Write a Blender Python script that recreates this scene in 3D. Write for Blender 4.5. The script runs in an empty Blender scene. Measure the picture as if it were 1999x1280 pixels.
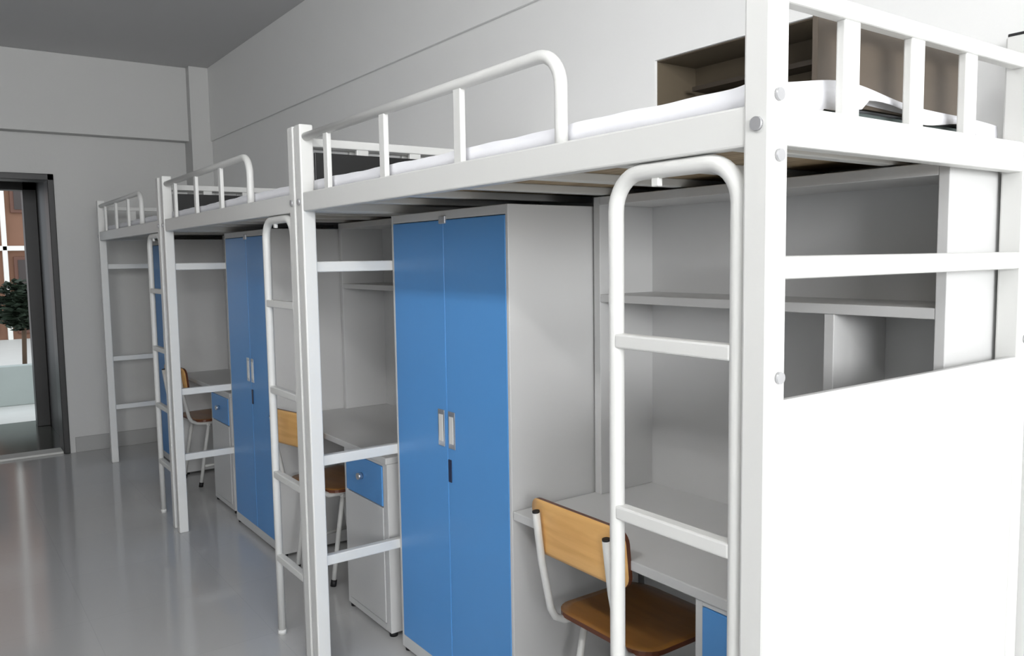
import bpy, bmesh, math, random
from mathutils import Vector, Matrix
random.seed(7)
FILL = 36  # emission strength of the added fill lamps
scn = bpy.context.scene
col = scn.collection
R = math.radians

# ------------------------------------------------------------------ materials
def srgb(r, g, b):
    f = lambda c: (c/255/12.92) if c/255 <= .04045 else ((c/255+.055)/1.055)**2.4
    return (f(r), f(g), f(b), 1)

def mat(name, rgb, rough=.5, metal=0., noise=0., nscale=6., bump=0., bscale=60., coat=0., spec=.5):
    m = bpy.data.materials.new(name); m.use_nodes = True
    nt = m.node_tree; b = nt.nodes['Principled BSDF']
    c = srgb(*rgb)
    b.inputs['Base Color'].default_value = c
    b.inputs['Roughness'].default_value = rough
    b.inputs['Metallic'].default_value = metal
    b.inputs['Coat Weight'].default_value = coat
    b.inputs['Specular IOR Level'].default_value = spec
    tc = nt.nodes.new('ShaderNodeTexCoord')
    if noise:
        n = nt.nodes.new('ShaderNodeTexNoise'); n.inputs['Scale'].default_value = nscale
        n.inputs['Detail'].default_value = 4
        nt.links.new(tc.outputs['Object'], n.inputs['Vector'])
        mx = nt.nodes.new('ShaderNodeMix'); mx.data_type = 'RGBA'
        nt.links.new(n.outputs['Fac'], mx.inputs['Factor'])
        mx.inputs['A'].default_value = [c[i]*(1-noise) for i in range(3)]+[1]
        mx.inputs['B'].default_value = [min(1, c[i]*(1+noise)) for i in range(3)]+[1]
        nt.links.new(mx.outputs['Result'], b.inputs['Base Color'])
    if bump:
        n = nt.nodes.new('ShaderNodeTexNoise'); n.inputs['Scale'].default_value = bscale
        nt.links.new(tc.outputs['Object'], n.inputs['Vector'])
        bp = nt.nodes.new('ShaderNodeBump'); bp.inputs['Strength'].default_value = bump
        bp.inputs['Distance'].default_value = .004
        nt.links.new(n.outputs['Fac'], bp.inputs['Height'])
        nt.links.new(bp.outputs['Normal'], b.inputs['Normal'])
    return m

def wood(name, a, b_, rough=.4, axis='X', scale=9.):
    m = bpy.data.materials.new(name); m.use_nodes = True
    nt = m.node_tree; b = nt.nodes['Principled BSDF']
    tc = nt.nodes.new('ShaderNodeTexCoord'); mp = nt.nodes.new('ShaderNodeMapping')
    s = {'X': (.6, 6, 6), 'Y': (6, .6, 6)}[axis]
    mp.inputs['Scale'].default_value = s
    nt.links.new(tc.outputs['Object'], mp.inputs['Vector'])
    n = nt.nodes.new('ShaderNodeTexNoise'); n.inputs['Scale'].default_value = scale
    n.inputs['Detail'].default_value = 6; n.inputs['Distortion'].default_value = .6
    nt.links.new(mp.outputs['Vector'], n.inputs['Vector'])
    cr = nt.nodes.new('ShaderNodeValToRGB')
    cr.color_ramp.elements[0].color = srgb(*a); cr.color_ramp.elements[0].position = .35
    cr.color_ramp.elements[1].color = srgb(*b_); cr.color_ramp.elements[1].position = .65
    nt.links.new(n.outputs['Fac'], cr.inputs['Fac'])
    nt.links.new(cr.outputs['Color'], b.inputs['Base Color'])
    b.inputs['Roughness'].default_value = rough
    return m

M = {}
M['paint'] = mat('white_painted_steel', (217, 217, 214), .38, noise=.02)
M['body'] = mat('cream_painted_sheet_metal', (207, 207, 206), .42, noise=.015)
M['blue'] = mat('blue_painted_sheet_metal', (84, 150, 214), .36, noise=.03, nscale=2.)
M['chrome'] = mat('brushed_chrome', (205, 208, 214), .22, metal=.9)
M['steelbolt'] = mat('zinc_bolt', (190, 190, 192), .35, metal=.6)
M['rubber'] = mat('black_rubber', (18, 18, 20), .6)
M['darkgap'] = mat('dark_blue_plastic', (22, 36, 70), .4)
M['wall'] = mat('white_wall_paint', (234, 234, 232), .75, noise=.015, nscale=3., bump=.12)
M['wall2'] = mat('low_bounce_wall_paint', (160, 160, 160), .75)  # unseen left wall, greyed to cut light bounced under the beds
M['ceil'] = mat('ceiling_paint', (196, 196, 196), .85, noise=.01, bump=.1)
M['base'] = mat('grey_baseboard', (160, 160, 158), .5, noise=.03)
M['doorframe'] = mat('dark_bronze_door_frame', (18, 17, 16), .42, noise=.06)
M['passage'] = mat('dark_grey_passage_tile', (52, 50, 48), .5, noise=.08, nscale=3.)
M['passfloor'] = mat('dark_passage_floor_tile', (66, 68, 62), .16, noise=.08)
M['walldim'] = mat('wall_paint_shaded_far', (196, 196, 194), .75, noise=.015, nscale=3., bump=.12)  # darker copy of the wall paint, dim light of the far end in its colour
M['sheet'] = mat('white_sheet_fabric', (240, 240, 244), .85, bump=.35, bscale=40.)
M['mattress'] = mat('dark_green_grey_ticking', (78, 88, 86), .85, noise=.12, nscale=30.)
M['deck'] = wood('plywood_deck_board', (150, 128, 98), (186, 166, 134), .6, 'Y')
M['taupe'] = mat('taupe_board', (92, 82, 71), .5, noise=.07, nscale=3.)
M['blackboard'] = mat('black_board', (22, 22, 22), .35, noise=.2, nscale=6.)
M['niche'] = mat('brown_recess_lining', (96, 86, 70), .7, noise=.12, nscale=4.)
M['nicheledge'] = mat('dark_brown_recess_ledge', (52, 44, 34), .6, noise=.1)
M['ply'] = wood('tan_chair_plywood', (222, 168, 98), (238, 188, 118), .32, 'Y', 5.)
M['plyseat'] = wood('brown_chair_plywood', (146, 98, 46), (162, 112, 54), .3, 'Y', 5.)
M['plyedge'] = mat('dark_brown_plywood_edge', (100, 54, 32), .4, noise=.1)
M['parapet'] = mat('outdoor_grey_render', (168, 176, 172), .8, noise=.05)
M['pave'] = mat('pale_outdoor_paving', (205, 205, 200), .6, noise=.05)
M['brick'] = mat('reddish_brown_facade', (134, 98, 78), .8, noise=.12, nscale=2.)
M['facadewhite'] = mat('white_facade_band', (240, 236, 228), .7)
M['winglass'] = mat('dark_window_glass', (60, 50, 46), .15)
M['winframe'] = mat('brown_window_frame', (104, 70, 56), .6)
M['bark'] = mat('tree_bark', (84, 66, 50), .8, noise=.2)
M['leaf'] = mat('dark_green_leaf', (32, 46, 30), .7, noise=.3, nscale=5.)

def glow_mat():
    m = mat('fill_lamp_tube', (255, 255, 255), .5)  # glowing tubes of the added fill lamps
    b = m.node_tree.nodes['Principled BSDF']
    b.inputs['Emission Color'].default_value = (1, 1, 1, 1); b.inputs['Emission Strength'].default_value = FILL
    return m
M['fillglow'] = glow_mat()
def floor_mat():
    m = bpy.data.materials.new('polished_grey_floor_tile'); m.use_nodes = True
    nt = m.node_tree; b = nt.nodes['Principled BSDF']
    tc = nt.nodes.new('ShaderNodeTexCoord')
    br = nt.nodes.new('ShaderNodeTexBrick'); br.offset = 0; br.squash = 1
    br.inputs['Scale'].default_value = 1
    br.inputs['Brick Width'].default_value = .6; br.inputs['Row Height'].default_value = .6
    br.inputs['Mortar Size'].default_value = .0015; br.inputs['Mortar Smooth'].default_value = .2
    br.inputs['Color1'].default_value = srgb(190, 190, 189)
    br.inputs['Color2'].default_value = srgb(187, 187, 186)
    br.inputs['Mortar'].default_value = srgb(180, 180, 179)
    nt.links.new(tc.outputs['Object'], br.inputs['Vector'])
    nt.links.new(br.outputs['Color'], b.inputs['Base Color'])
    b.inputs['Roughness'].default_value = .10
    b.inputs['Specular IOR Level'].default_value = .65
    n = nt.nodes.new('ShaderNodeTexNoise'); n.inputs['Scale'].default_value = 3.5
    nt.links.new(tc.outputs['Object'], n.inputs['Vector'])
    bp = nt.nodes.new('ShaderNodeBump'); bp.inputs['Strength'].default_value = .025
    bp.inputs['Distance'].default_value = .01
    nt.links.new(n.outputs['Fac'], bp.inputs['Height']); nt.links.new(bp.outputs['Normal'], b.inputs['Normal'])
    return m
M['floor'] = floor_mat()

# ------------------------------------------------------------------ mesh builder
class MB:
    def __init__(s): s.bm = bmesh.new(); s.mats = []
    def _mi(s, m):
        if m is None: return 0
        if m not in s.mats: s.mats.append(m)
        return s.mats.index(m)
    def box(s, x0, x1, y0, y1, z0, z1, bev=0., seg=2, m=None, skip=()):
        bm = s.bm; mi = s._mi(m)
        before = set(bm.faces)
        r = bmesh.ops.create_cube(bm, size=1)
        for v in r['verts']:
            v.co = Vector(((x0+x1)/2+v.co.x*(x1-x0), (y0+y1)/2+v.co.y*(y1-y0), (z0+z1)/2+v.co.z*(z1-z0)))
        if bev:
            es = list({e for v in r['verts'] for e in v.link_edges})
            bmesh.ops.bevel(bm, geom=es, offset=bev, segments=seg, affect='EDGES', profile=.5)
        for f in bm.faces:
            if f not in before: f.material_index = mi
        return s
    def tube(s, pts, rad, seg=14, m=None, flat=None, caps=True):
        """round tube (or rounded flat section flat=(a,b)) swept along points"""
        bm = s.bm; mi = s._mi(m)
        P = [Vector(p) for p in pts]; n = len(P); rings = []
        t0 = (P[1]-P[0]).normalized()
        ref = Vector((0, 0, 1)) if abs(t0.z) < .9 else Vector((0, 1, 0))
        u = t0.cross(ref).normalized()
        for i in range(n):
            if i == 0: t = t0; k = 1
            elif i == n-1: t = (P[-1]-P[-2]).normalized(); k = 1
            else:
                a = (P[i]-P[i-1]).normalized(); b = (P[i+1]-P[i]).normalized(); t = (a+b).normalized(); k = 1
            u = (u - t*u.dot(t)).normalized(); w = t.cross(u)
            ra, rb = flat if flat else (rad, rad)
            rings.append([bm.verts.new(P[i]+u*ra*math.cos(2*math.pi*j/seg)+w*rb*math.sin(2*math.pi*j/seg)) for j in range(seg)])
        for i in range(n-1):
            for j in range(seg):
                f = bm.faces.new((rings[i][j], rings[i][(j+1) % seg], rings[i+1][(j+1) % seg], rings[i+1][j])); f.material_index = mi; f.smooth = True
        if caps:
            f = bm.faces.new(rings[0][::-1]); f.material_index = mi
            f = bm.faces.new(rings[-1]); f.material_index = mi
        return s
    def disc(s, c, axis, r, d, seg=16, m=None):
        c = Vector(c); a = Vector(axis).normalized()
        return s.tube([c, c+a*d], r, seg, m)
    def build(s, name, material, parent=None, smooth=False):
        bm = s.bm
        bmesh.ops.recalc_face_normals(bm, faces=bm.faces)
        me = bpy.data.meshes.new(name)
        bm.to_mesh(me); bm.free()
        if s.mats:
            for m in s.mats: me.materials.append(M[m])
        else: me.materials.append(M[material])
        if smooth:
            for p in me.polygons: p.use_smooth = True
        o = bpy.data.objects.new(name, me); col.objects.link(o)
        if parent is not None: o.parent = parent
        return o

def arc(cx, cz, r, a0, a1, n, f):
    return [f(cx+r*math.cos(R(a0+(a1-a0)*i/n)), cz+r*math.sin(R(a0+(a1-a0)*i/n))) for i in range(n+1)]

def thing(name, label, cat, loc=(0, 0, 0), rz=0, group=None):
    o = bpy.data.objects.new(name, None); col.objects.link(o)
    o.empty_display_size = .2
    o.location = loc; o.rotation_euler = (0, 0, rz); o['label'] = label; o['category'] = cat
    if group: o['group'] = group
    return o
def tag(o, label, cat, group=None):
    o['label'] = label; o['category'] = cat
    if group: o['group'] = group
    return o
def struct(o): o['kind'] = 'structure'; return o
def copy_tree(o, parent=None):
    c = o.copy(); col.objects.link(c)
    if parent is not None: c.parent = parent
    for ch in list(o.children): copy_tree(ch, c)
    return c

# ------------------------------------------------------------------ room
XL, YN, YF, XW, ZC = -3.9, -5.2, 6.56, .97, 3.15
struct(MB().box(XL-.2, XW+.3, YN-.2, YF+.2, -.1, 0).build('floor', 'floor'))
struct(MB().box(-1.6, .1, YF+.2, 8.35, -.1, 0).build('floor_passage', 'passfloor'))
struct(MB().box(XL-.2, XW+.3, YN-.2, YF+.2, ZC, ZC+.12).build('ceiling', 'ceil'))
# right wall with a shallow recess above the nearest bed
NY0, NY1, NZ0, NZ1 = .505, 1.19, 1.84, 2.185
w = MB()
w.box(XW, XW+.3, YN-.2, NY0, 0, ZC, m='wall')
w.box(XW, XW+.3, NY1, YF+.2, 0, ZC, m='wall')
w.box(XW, XW+.3, NY0, NY1, 0, NZ0, m='wall')
w.box(XW, XW+.3, NY0, NY1, NZ1, ZC, m='wall')
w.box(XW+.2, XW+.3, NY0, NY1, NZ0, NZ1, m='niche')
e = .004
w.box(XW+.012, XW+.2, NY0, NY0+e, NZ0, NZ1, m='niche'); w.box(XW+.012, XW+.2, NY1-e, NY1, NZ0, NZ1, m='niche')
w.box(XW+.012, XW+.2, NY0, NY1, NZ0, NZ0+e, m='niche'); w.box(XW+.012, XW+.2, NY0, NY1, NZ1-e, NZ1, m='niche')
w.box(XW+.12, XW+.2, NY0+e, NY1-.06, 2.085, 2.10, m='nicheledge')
struct(w.build('wall_right', 'wall'))
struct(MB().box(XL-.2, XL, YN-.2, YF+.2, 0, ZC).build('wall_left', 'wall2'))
M['absorber'] = mat('dark_bounce_absorber', (60, 68, 80), .6, noise=.03)  # unseen dark band added low on the left wall to soak up bounce
struct(MB().box(XL, XL+.012, YN, YF, 0, 1.5, bev=.002).build('trim_absorber', 'absorber'))
# near wall behind the camera: a high window on the left and a taller one on the right
w = MB(); WIN = ((-3.8, -.9, 1.6, 3.0), (-.75, .8, .75, 2.8))
w.box(XL, WIN[0][0], YN-.2, YN, 0, ZC); w.box(WIN[0][1], WIN[1][0], YN-.2, YN, 0, ZC); w.box(WIN[1][1], XW, YN-.2, YN, 0, ZC)
for x0, x1, z0, z1 in WIN:
    w.box(x0, x1, YN-.2, YN, 0, z0); w.box(x0, x1, YN-.2, YN, z1, ZC)
struct(w.build('wall_near', 'wall'))
for k, (x0, x1, z0, z1) in enumerate(WIN):
    w = MB()
    for x in (x0+.03, (x0+x1)/2, x1-.03): w.box(x-.025, x+.025, YN-.13, YN-.07, z0, z1)
    for z in (z0+.03, z1-.03): w.box(x0, x1, YN-.125, YN-.075, z-.03, z+.03)
    struct(w.build('window_%d' % (k+1), 'paint'))
# far wall, doorway, beam, column
DX0, DX1, DZ = -1.16, -.21, 2.235
w = MB()
w.box(XL, DX0, YF, YF+.2, 0, ZC); w.box(DX1, XW, YF, YF+.2, 0, ZC); w.box(DX0, DX1, YF, YF+.2, DZ, ZC)
struct(w.build('wall_far', 'walldim'))
struct(MB().box(XL, XW, YF-.13, YF, 2.545, ZC, bev=.004).build('trim_1', 'walldim'))          # beam
struct(MB().box(.80, XW, YF-.22, YF, 0, ZC, bev=.004).build('trim_2', 'walldim'))             # corner column
struct(MB().box(XW-.016, XW, YN, YF-.22, 2.545, ZC, bev=.002).build('trim_3', 'wall'))     # step along the right wall
w = MB(); w.box(DX1+.04, .80, YF-.012, YF, 0, .125, bev=.003); w.box(XL, DX0-.04, YF-.012, YF, 0, .125, bev=.003)
w.box(.788, .80, YF-.22, YF, 0, .125, bev=.003)
struct(w.build('baseboard_far', 'base'))
struct(MB().box(XW-.012, XW, 2*2.0+2.06, YF-.22, 0, .125, bev=.003).build('baseboard_right', 'base'))
# door_1: dark frame in the far wall
w = MB()
w.box(DX1-.045, DX1, YF-.015, YF+.215, 0, DZ, bev=.004); w.box(DX0, DX0+.045, YF-.015, YF+.215, 0, DZ, bev=.004)
w.box(DX0, DX1, YF-.015, YF+.215, DZ-.05, DZ, bev=.004)
struct(w.build('door_1', 'doorframe'))
# passage behind the door, second frame at its end
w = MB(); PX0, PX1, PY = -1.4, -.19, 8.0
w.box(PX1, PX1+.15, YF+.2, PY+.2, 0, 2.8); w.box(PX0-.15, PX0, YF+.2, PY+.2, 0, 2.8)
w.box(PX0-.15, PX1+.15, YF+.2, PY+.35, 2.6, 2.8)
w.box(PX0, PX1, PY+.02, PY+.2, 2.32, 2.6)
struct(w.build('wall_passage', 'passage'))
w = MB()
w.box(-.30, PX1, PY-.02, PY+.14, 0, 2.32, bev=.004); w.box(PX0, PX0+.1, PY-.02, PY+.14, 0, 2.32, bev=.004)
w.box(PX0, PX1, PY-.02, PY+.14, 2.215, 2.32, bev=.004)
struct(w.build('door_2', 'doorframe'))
struct(MB().box(DX0+.045, DX1-.045, YF+.02, YF+.2, 0, .018, bev=.004).build('trim_4', 'pave'))  # threshold, its pale colour paints in a bright sky reflection
struct(MB().box(-4, 6, 8.35, 22, -.12, -.02).build('floor_outside', 'pave'))
struct(MB().box(-3.5, 3.5, 9.6, 9.75, -.02, .42, bev=.01).build('wall_parapet', 'parapet'))

# building far outside
bl = thing('building', 'reddish brown building outdoors seen through the dark doorway', 'building', (0, 19, 0))
MB().box(-4, 8, 0, 3, -.02, 9).build('facade', 'brick', bl)
for z in (1.82, 4.9): MB().box(-4.1, 8.1, -.12, .0, z, z+.1, bev=.01).build('ledge', 'facadewhite', bl)
for x in (-1.5, .25, 2.4, 4.4): MB().box(x, x+.09, -.12, 0, -.02, 9, bev=.01).build('pilaster', 'facadewhite', bl)
for x in (-.9, .44, 3.0, 5.0):
    for z in (.1, 2.6):
        f = MB().box(x, x+1.0, -.06, 0.02, z, z+1.6, bev=.01).build('window', 'winframe', bl)
        MB().box(x+.07, x+.93, -.075, -.06, z+.07, z+1.53).build('pane', 'winglass', f)
# tree outside
tr = thing('tree', 'dark green tree behind the grey parapet seen through the doorway', 'tree', (-.02, 12.4, -.02))
MB().tube([(0, 0, 0), (.03, 0, .8), (-.02, .03, 1.1)], .03, 10).build('trunk', 'bark', tr)
lb = bmesh.new()
for i in range(900):
    a = random.uniform(0, 2*math.pi); h = random.uniform(-1, 1); rr = random.random()**.4
    c = Vector((.34*rr*math.sqrt(1-h*h)*math.cos(a), .34*rr*math.sqrt(1-h*h)*math.sin(a), .98+.36*rr*h))
    q = Matrix.Rotation(random.uniform(0, 6), 3, 'Z') @ Matrix.Rotation(random.uniform(-1.2, 1.2), 3, 'X')
    s_ = random.uniform(.06, .1)
    vs = [lb.verts.new(c + q @ Vector(p)*s_) for p in ((-1, 0, 0), (0, -.45, .1), (1, 0, 0), (0, .45, .1))]
    lb.faces.new(vs)
me = bpy.data.meshes.new('foliage'); lb.to_mesh(me); lb.free(); me.materials.append(M['leaf'])
fo = bpy.data.objects.new('foliage', me); col.objects.link(fo); fo.parent = tr

# ------------------------------------------------------------------ loft bed
L, W, P = 1.985, .952, .05
ZB, ZT, ZP = 1.70, 1.765, 2.0
OFF = [0, 2.004, 4.045]
def bed(label):
    t = thing('loft_bed', label, 'bed', group='white steel loft beds in a row along the right wall')
    for ix, x in enumerate((0, W-P)):
        for y in (0, L-P):
            p = MB().box(x, x+P, y, y+P, .0, ZP, bev=.005, seg=2).build('post', 'paint', t)
            if ix: MB().box(x+.003, x+P-.003, y+.003, y+P-.003, ZP-.008, ZP+.006, bev=.002).build('cap', 'rubber', p)
            for dz in (1.733,):
                MB().disc((x, y+.022, dz), (-1, 0, 0), .011, .006).build('bolt', 'steelbolt', p)
            if y == 0:
                for dx, dz in ((.022, 1.777), (.025, 1.683), (.032, 1.327)):
                    MB().disc((x+dx, 0, dz), (0, -1, 0), .010, .006).build('bolt', 'steelbolt', p)
    # rails: C-section look - face plus a lower lip turned inward
    for x, s in ((.004, 1), (W-.004, -1)):
        x0, x1 = sorted((x, x+s*.032)); m = MB().box(x0, x1, P, L-P, ZB, ZT, bev=.004)
        m.build('side_rail', 'paint', t)
    for y, s in ((.004, 1), (L-.004, -1)):
        y0, y1 = sorted((y, y+s*.032)); MB().box(P, W-P, y0, y1, ZB, ZT, bev=.004).build('end_rail', 'paint', t)
    for i in range(6):
        y = .20+i*.317
        MB().box(.036, W-.036, y-.016, y+.016, 1.722, 1.746, bev=.003).build('deck_support', 'paint', t)
    MB().box(.036, W-.036, .036, L-.036, 1.746, 1.756).build('deck_board', 'deck', t)
    # guard rail on the aisle side: round near corner, straight into the far post
    xg, zg, r, yn = .022, 1.957, .075, .536
    pts = [(xg, yn, ZT-.01), (xg, yn, 1.80)] + arc(yn+r, zg-r, r, 180, 90, 8, lambda a, b: (xg, a, b)) + [(xg, 1.0, zg), (xg, L-P, zg)]
    g = MB().tube(pts, .0145).build('guard_rail', 'paint', t)
    for y in (.935, 1.345, 1.752):
        MB().box(xg-.008, xg+.008, y-.017, y+.017, ZT-.004, zg, bev=.003).build('guard_post', 'paint', g)
    # end rails above the deck
    for y in (.022, L-.022):
        h = MB().box(P, W-P, y-.014, y+.014, 1.926, 1.956, bev=.004).build('head_rail', 'paint', t)
        for x in (.247, .466, .676):
            MB().box(x-.024, x+.024, y-.009, y+.009, ZT-.004, 1.928, bev=.003).build('baluster', 'paint', h)
    # crossbars of the ends
    for z in (1.505, .80, .425):
        MB().box(P, W-P, L-.029, L-.001, z-.019, z+.019, bev=.004).build('crossbar', 'paint', t)
    # ladder under the aisle rail
    ya, yb, zl, r = .072, .37, 1.684, .07; xl = .022
    pts = [(xl, yb, .012), (xl, yb, .8)] + arc(yb-r, zl-r, r, 0, 90, 8, lambda a, b: (xl, a, b)) \
        + arc(ya+r, zl-r, r, 90, 180, 8, lambda a, b: (xl, a, b)) + [(xl, ya, .8), (xl, ya, .012)]
    ld = MB().tube(pts, .0155).build('ladder', 'paint', t)
    for z in (1.362, 1.018, .672, .327):
        MB().box(xl-.014, xl+.014, ya+.008, yb-.008, z-.014, z+.014, bev=.004).build('rung', 'paint', ld)
    for y in (ya, yb): MB().tube([(xl, y, 0), (xl, y, .02)], .0172).build('foot_cap', 'paint', ld)
    MB().box(xl-.006, xl+.006, .252, .27, zl-.03, zl-.01, bev=.002).build('hook', 'paint', ld)
    return t
bed1 = bed('nearest white steel loft bed, with a solid panel closing its near end')
bed2 = copy_tree(bed1); bed3 = copy_tree(bed1)
bed2['label'] = 'middle white steel loft bed, between the nearest bed and the one by the far wall'
bed3['label'] = 'farthest white steel loft bed, beside the doorway wall'
for b_, y in ((bed1, OFF[0]), (bed2, OFF[1]), (bed3, OFF[2])): b_.location = (0, y, 0)
# near end of the first bed: crossbar and sheet panel
MB().box(P, W-P, .001, .029, 1.486, 1.524, bev=.006).build('crossbar', 'paint', bed1)
MB().box(P, W-P, .003, .016, .03, 1.288, bev=.002).build('end_panel', 'body', bed1)
hb = MB().box(.255, .775, .088, .100, 1.803, 1.966, bev=.002).build('headboard', 'taupe', bed1); hb['label'] = 'taupe board behind the end bars'
for b_ in (bed1, bed2):
    hb = MB().box(.055, .60, L-.048, L-.036, 1.80, 1.905, bev=.002).build('footboard', 'blackboard', b_); hb['label'] = 'black board behind the end bars'

# ------------------------------------------------------------------ mattresses
def hsh(x, y):
    return .5*math.sin(9*x+3*y)+.3*math.sin(17*x-11*y+1)+.2*math.sin(31*y+5*x)
def mattress(label, off, seed):
    t = thing('mattress', label, 'mattress', (0, off, 1.756), group='thin mattresses on the loft beds')
    MB().box(.045, W-.045, .07, L-.07, 0, .036, bev=.010, seg=3).build('padding', 'mattress', t)
    bm = bmesh.new(); nx, ny = 36, 70; X0, X1, Y0, Y1 = .043, W-.045, .066, L-.068
    def top(u, v):
        x = X0+(X1-X0)*u; y = Y0+(Y1-Y0)*v**1.7
        z = .046+.004*hsh(x+seed, y*1.3)
        k = math.exp(-((y-Y0)/.022)**2); z += k*(.036*math.exp(-((x-.31)/.17)**2)+.012*math.exp(-((x-.62)/.2)**2))
        return Vector((x, y, z))
    g = [[bm.verts.new(top(i/nx, j/ny)) for j in range(ny+1)] for i in range(nx+1)]
    for i in range(nx):
        for j in range(ny): bm.faces.new((g[i][j], g[i+1][j], g[i+1][j+1], g[i][j+1]))
    # front hang
    for i in (0, nx):
        lo = [bm.verts.new((g[i][j].co.x+(-.002 if i == 0 else .002), g[i][j].co.y, .010)) for j in range(ny+1)]
        for j in range(ny): bm.faces.new((g[i][j], g[i][j+1], lo[j+1], lo[j]))
    # end hangs with an irregular hem
    for j in (0, ny):
        lo = []
        for i in range(nx+1):
            x = g[i][j].co.x
            hem = .034 if .22 < x < .80 else .012
            hem += .007*math.sin(19*x+seed)+(.016 if .36 < x < .56 else 0)
            if x < .2: hem = .012
            hem = min(hem, g[i][j].co.z-.006)
            lo.append(bm.verts.new((x, g[i][j].co.y+(-.004 if j == 0 else .004), hem)))
        for i in range(nx): bm.faces.new((g[i][j], g[i+1][j], lo[i+1], lo[i]))
    bmesh.ops.remove_doubles(bm, verts=bm.verts, dist=.0005)
    bmesh.ops.recalc_face_normals(bm, faces=bm.faces)
    me = bpy.data.meshes.new('sheet'); bm.to_mesh(me); bm.free(); me.materials.append(M['sheet'])
    for p in me.polygons: p.use_smooth = True
    o = bpy.data.objects.new('sheet', me); col.objects.link(o); o.parent = t
    so = o.modifiers.new('thick', 'SOLIDIFY'); so.thickness = .003; so.offset = 1
    return t
mattress('thin mattress with a rumpled white sheet on the nearest loft bed', OFF[0], 0)
mattress('thin white-sheeted mattress on the middle loft bed', OFF[1], 2)
mattress('thin white-sheeted mattress on the farthest loft bed, by the far wall', OFF[2], 4)

# ------------------------------------------------------------------ wardrobe
def wardrobe(label):
    y0, y1, x0, x1, H = 1.20, 1.954, .355, .90, 1.69
    t = thing('wardrobe', label, 'wardrobe', group='blue-doored steel wardrobes under the loft beds')
    m = MB()
    m.box(x0, x1, y0, y0+.014, .015, H, bev=.002); m.box(x0, x1, y1-.014, y1, .015, H, bev=.002)
    m.box(x0, x1, y0+.014, y1-.014, H-.03, H, bev=.002); m.box(x0, x1, y0+.014, y1-.014, .015, .062, bev=.002)
    m.box(x1-.01, x1, y0+.014, y1-.014, .062, H-.03)
    m.box(x0+.03, x1-.01, y0+.014, y1-.014, .85, .862)
    m.build('cabinet_body', 'body', t)
    ym = (y0+y1)/2
    for k, (a, b) in enumerate(((y0+.015, ym-.0012), (ym+.0012, y1-.015))):
        d = MB().box(x0-.001, x0+.018, a, b, .064, H-.032, bev=.0025).build('door', 'blue', t)
        yh = ym + (-.034 if k == 0 else .034)
        h = MB()
        h.box(x0-.006, x0-.001, yh-.021, yh+.021, .875, 1.005, bev=.002, m='chrome')
        h.box(x0-.0075, x0-.006, yh-.012, yh+.012, .893, .987, m='paint')
        h.build('handle', 'chrome', d)
        if k == 0:
            MB().box(x0-.005, x0-.001, ym-.026, ym-.006, .755, .835, bev=.002).build('lock', 'darkgap', d)
    MB().box(x0-.008, x0+.003, ym-.02, ym+.02, H-.045, H-.018, bev=.003).build('latch', 'steelbolt', t)
    for x in (x0+.02, x1-.02):
        for y in (y0+.02, y1-.02): MB().tube([(x, y, 0), (x, y, .016)], .016, 12).build('foot', 'rubber', t)
    return t
wd = wardrobe('tall wardrobe with two blue doors under the nearest loft bed')
for k, lab in ((1, 'tall blue two-door wardrobe under the middle loft bed'), (2, 'blue two-door wardrobe under the farthest loft bed, mostly hidden by posts')):
    c = copy_tree(wd); c['label'] = lab; c.location = (-.028 if k == 1 else 0, OFF[k], 0)

# ------------------------------------------------------------------ desk with pedestal
def desk(label):
    t = thing('desk', label, 'desk', group='built-in desks under the loft beds')
    MB().box(.355, .945, .054, 1.196, .715, .742, bev=.003).build('desktop', 'body', t)
    MB().box(.925, .94, .47, 1.196, .30, .715).build('back_panel', 'body', t)
    x0, x1, y0, y1, zt = .36, .92, .054, .462, .7145
    m = MB()
    m.box(x0, x1, y0, y0+.04, .018, zt, bev=.002); m.box(x0, x1, y1-.022, y1, .018, zt, bev=.002)
    m.box(x0, x1, y0+.04, y1-.022, zt-.012, zt); m.box(x0, x1, y0+.04, y1-.022, .018, .045)
    m.box(x1-.01, x1, y0+.04, y1-.022, .045, zt-.012)
    m.box(x0+.01, x1-.01, y0+.04, y1-.022, .525, .533)
    pb = m.build('pedestal', 'body', t)
    dr = MB().box(x0-.004, x0+.012, y0+.042, y1-.024, .536, zt-.014, bev=.003).build('drawer', 'blue', t); dr['label'] = 'blue drawer front'
    MB().tube([(x0-.004, (y0+y1)/2+.02, .625), (x0-.018, (y0+y1)/2+.02, .625), (x0-.026, (y0+y1)/2+.02, .625)], .014).build('knob', 'chrome', dr)
    MB().box(x0-.002, x0+.012, y0+.042, y1-.024, .048, .530, bev=.003).build('door', 'body', t)
    for x in (x0+.02, x1-.02):
        for y in (y0+.02, y1-.02): MB().tube([(x, y, 0), (x, y, .019)], .017, 12).build('foot', 'rubber', t)
    return t
dk = desk('pale desk with a blue drawer under the nearest loft bed, tan chair before it')
for k, lab in ((1, 'pale desk with a blue drawer under the middle loft bed'), (2, 'pale desk under the farthest loft bed, seen through end bars')):
    c = copy_tree(dk); c['label'] = lab; c.location = (0, OFF[k], 0)

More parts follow.
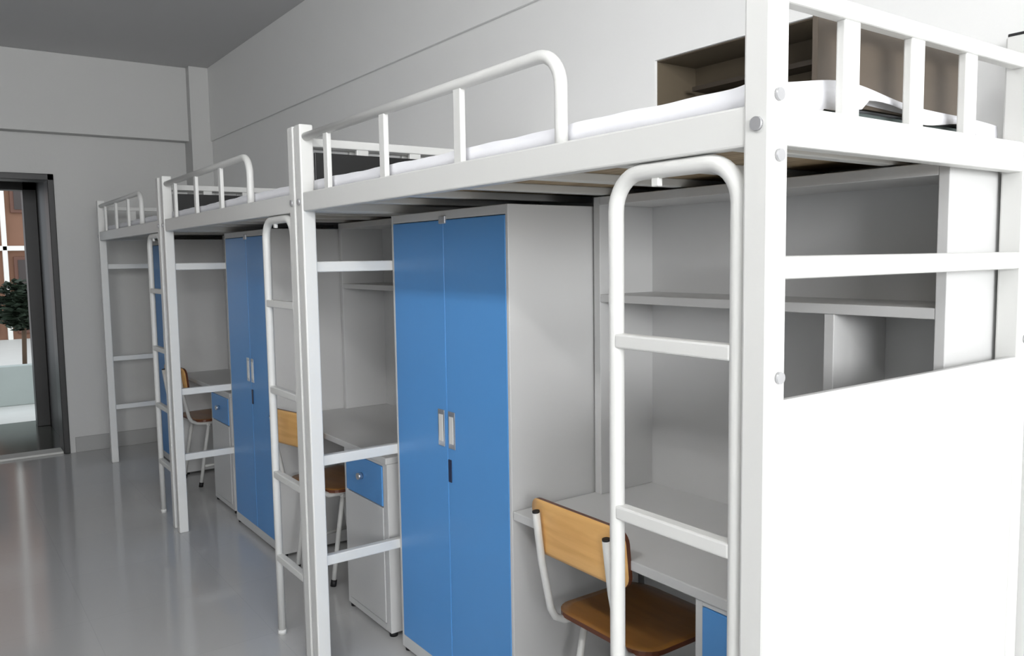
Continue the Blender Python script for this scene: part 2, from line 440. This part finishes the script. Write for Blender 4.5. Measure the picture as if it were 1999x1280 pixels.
# ------------------------------------------------------------------ bookshelf on the desk
def shelf(label):
    t = thing('bookshelf', label, 'bookshelf', (0, 0, .742), group='open bookshelves standing on the desks')
    z = lambda a: a-.742
    x0, x1, y0, y1 = .69, .94, .058, 1.190
    m = MB()
    m.box(x0, x1, y0, y0+.024, 0, z(1.718), bev=.002); m.box(x0, x1, y1-.03, y1, 0, z(1.718), bev=.002)
    m.box(x0, x1, y0+.024, y1-.03, z(1.690), z(1.718), bev=.002)
    m.build('case', 'body', t)
    MB().box(x1-.012, x1-.001, y0+.024, y1-.03, 0, z(1.69)).build('back_panel', 'body', t)
    MB().box(x0+.001, x1-.012, y0+.024, y1-.03, z(1.380), z(1.405), bev=.002).build('shelf', 'body', t)
    MB().box(x0+.004, x1-.012, .325, .352, 0, z(1.380), bev=.002).build('divider', 'body', t)
    return t
sh = shelf('white open bookshelf on the nearest desk')
for k, lab in ((1, 'white open bookshelf on the desk under the middle loft bed'), (2, 'open bookshelf on the desk under the farthest loft bed')):
    c = copy_tree(sh); c['label'] = lab; c.location = (0, OFF[k], .742)

# ------------------------------------------------------------------ chair (faces +x, origin on the floor under the seat centre)
def rr_outline(w, h, r, n=6):
    pts = []
    for cx, cy, a0 in ((w/2-r, h/2-r, 0), (-w/2+r, h/2-r, 90), (-w/2+r, -h/2+r, 180), (w/2-r, -h/2+r, 270)):
        for i in range(n+1): pts.append((cx+r*math.cos(R(a0+90*i/n)), cy+r*math.sin(R(a0+90*i/n))))
    return pts
def panel(w, h, r, th, warp, face, edge, name, parent):
    """rounded plywood sheet, warp maps (u, v, offset) to a point; faces and edge have their own materials"""
    bm = bmesh.new(); out = rr_outline(w, h, r); K = 8; n = len(out)
    layers = []
    for side in (0, 1):
        rings = []
        for k in range(K, 0, -1):
            s_ = k/K; rings.append([bm.verts.new(warp(x*s_, y*s_, side*th)) for x, y in out])
        c = bm.verts.new(warp(0, 0, side*th)); layers.append((rings, c))
        for a, b in zip(rings, rings[1:]):
            for j in range(n): bm.faces.new((a[j], a[(j+1) % n], b[(j+1) % n], b[j]))
        for j in range(n): bm.faces.new((rings[-1][j], rings[-1][(j+1) % n], c))
    A, B = layers[0][0][0], layers[1][0][0]
    for j in range(n):
        f = bm.faces.new((A[j], A[(j+1) % n], B[(j+1) % n], B[j])); f.material_index = 1
    bmesh.ops.recalc_face_normals(bm, faces=bm.faces)
    me = bpy.data.meshes.new(name); bm.to_mesh(me); bm.free()
    me.materials.append(M[face]); me.materials.append(M[edge])
    for p in me.polygons: p.use_smooth = p.material_index == 0
    o = bpy.data.objects.new(name, me); col.objects.link(o); o.parent = parent
    return o
def chair(label):
    t = thing('chair', label, 'chair', group='plywood and steel tube chairs at the desks')
    # seat, slightly dished
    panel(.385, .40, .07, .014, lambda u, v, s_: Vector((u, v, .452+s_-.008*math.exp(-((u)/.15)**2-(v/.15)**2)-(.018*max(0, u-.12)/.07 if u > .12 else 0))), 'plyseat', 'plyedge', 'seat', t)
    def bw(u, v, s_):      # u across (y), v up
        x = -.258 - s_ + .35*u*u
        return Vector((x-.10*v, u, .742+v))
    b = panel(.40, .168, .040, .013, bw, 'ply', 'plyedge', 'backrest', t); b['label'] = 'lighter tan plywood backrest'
    for s_ in (-1, 1):
        y = s_*.150
        pts = [(-.285, y, .790), (-.277, y, .72), (-.266, y, .64), (-.245, y, .54)]
        pts += [(-.235, y, .490), (-.218, y, .459), (-.185, y, .440), (-.12, y, .434), (.13, y, .434)]
        fr = MB().tube(pts, .0115).build('back_support', 'paint', t)
        MB().tube([(-.2848, y, .789), (-.2856, y, .795)], .0112).build('cap', 'rubber', fr)
        lg = MB().tube([(-.10, y*.97, .436), (-.135, y*.99, .25), (-.175, y, .02)], .0115).build('leg', 'paint', t)
        MB().tube([(-.172, y, .03), (-.178, y, 0)], .0145).build('rubber_foot', 'rubber', lg)
        lg = MB().tube([(.10, y*.97, .436), (.125, y*.99, .25), (.15, y, .02)], .0115).build('leg', 'paint', t)
        MB().tube([(.149, y, .03), (.152, y, 0)], .0145).build('rubber_foot', 'rubber', lg)
        MB().tube([(-.152, y, .14), (.137, y, .14)], .008).build('side_stretcher', 'paint', t)
    for x in (-.11, .11): MB().tube([(x, -.17, .424), (x, .17, .424)], .009).build('cross_tube', 'paint', t)
    return t
c1 = chair('tan plywood chair with white tube frame at the nearest desk'); c1.location = (.60, .875, 0); c1.rotation_euler = (0, 0, R(0))
c2 = copy_tree(c1); c2['label'] = 'plywood chair at the desk under the middle loft bed'; c2.location = (.53, 2.885, 0); c2.rotation_euler = (0, 0, R(12))
c3 = copy_tree(c1); c3['label'] = 'plywood chair at the desk under the farthest loft bed'; c3.location = (.52, 5.02, 0); c3.rotation_euler = (0, 0, R(6))

# ------------------------------------------------------------------ light
wd_ = bpy.data.worlds.new('World'); scn.world = wd_; wd_.use_nodes = True
nt = wd_.node_tree; bg = nt.nodes['Background']
bg.inputs['Color'].default_value = (.86, .93, 1.0, 1); bg.inputs['Strength'].default_value = 1.3
def area(name, loc, rot, sx, sy, power, colr=(1, 1, 1)):
    l = bpy.data.lights.new(name, 'AREA'); l.shape = 'RECTANGLE'; l.size = sx; l.size_y = sy; l.energy = power; l.color = colr
    o = bpy.data.objects.new(name, l); col.objects.link(o); o.location = loc; o.rotation_euler = rot
    return o
# daylight entering through the wide window behind the camera
for (x0, x1, z0, z1), pw in zip(WIN, (245, 62)):
    area('window_daylight', ((x0+x1)/2, YN-.25, (z0+z1)/2), (R(90), 0, 0), x1-x0-.1, z1-z0-.1, pw, (.985, .99, 1))
# made-up tube lamps out of view, added as fill for the upper walls
for k, (x, y) in enumerate(((-1.6, -1.3), (-1.6, .7))):
    lp = thing('fill_lamp', ('added twin tube fill lamp behind the camera', 'added twin tube fill lamp above the aisle, nearer the door')[k], 'lamp', (x, y, ZC), group='added fill lamps on the ceiling, out of view')
    MB().box(-.09, .09, -.62, .62, -.05, 0, bev=.004).build('housing', 'paint', lp)
    for dx in (-.06, .06): MB().tube([(dx, -.6, -.08), (dx, .6, -.08)], .022, 10).build('tube', 'fillglow', lp)
# ------------------------------------------------------------------ camera (fitted to the photograph)
yaw, pitch, roll, f = R(35.7647), R(-4.9607), R(-.8586), 1586.15
fw = Vector((math.sin(yaw)*math.cos(pitch), math.cos(yaw)*math.cos(pitch), math.sin(pitch)))
rt = Vector((math.cos(yaw), -math.sin(yaw), 0)); up = rt.cross(fw)
rt2 = rt*math.cos(roll)+up*math.sin(roll); up2 = -rt*math.sin(roll)+up*math.cos(roll)
cam = bpy.data.cameras.new('camera'); co = bpy.data.objects.new('camera', cam); col.objects.link(co)
cam.sensor_width = 36; cam.lens = f*36/1999; cam.clip_start = .02; cam.clip_end = 200
mw = Matrix((( rt2.x, up2.x, -fw.x, -1.0818), (rt2.y, up2.y, -fw.y, -.8084), (rt2.z, up2.z, -fw.z, 1.5282), (0, 0, 0, 1)))
co.matrix_world = mw
scn.camera = co

vs = scn.view_settings
vs.view_transform = 'Standard'; vs.look = 'None'; vs.gamma = 1; vs.use_curve_mapping = False
vs.exposure = 0.33
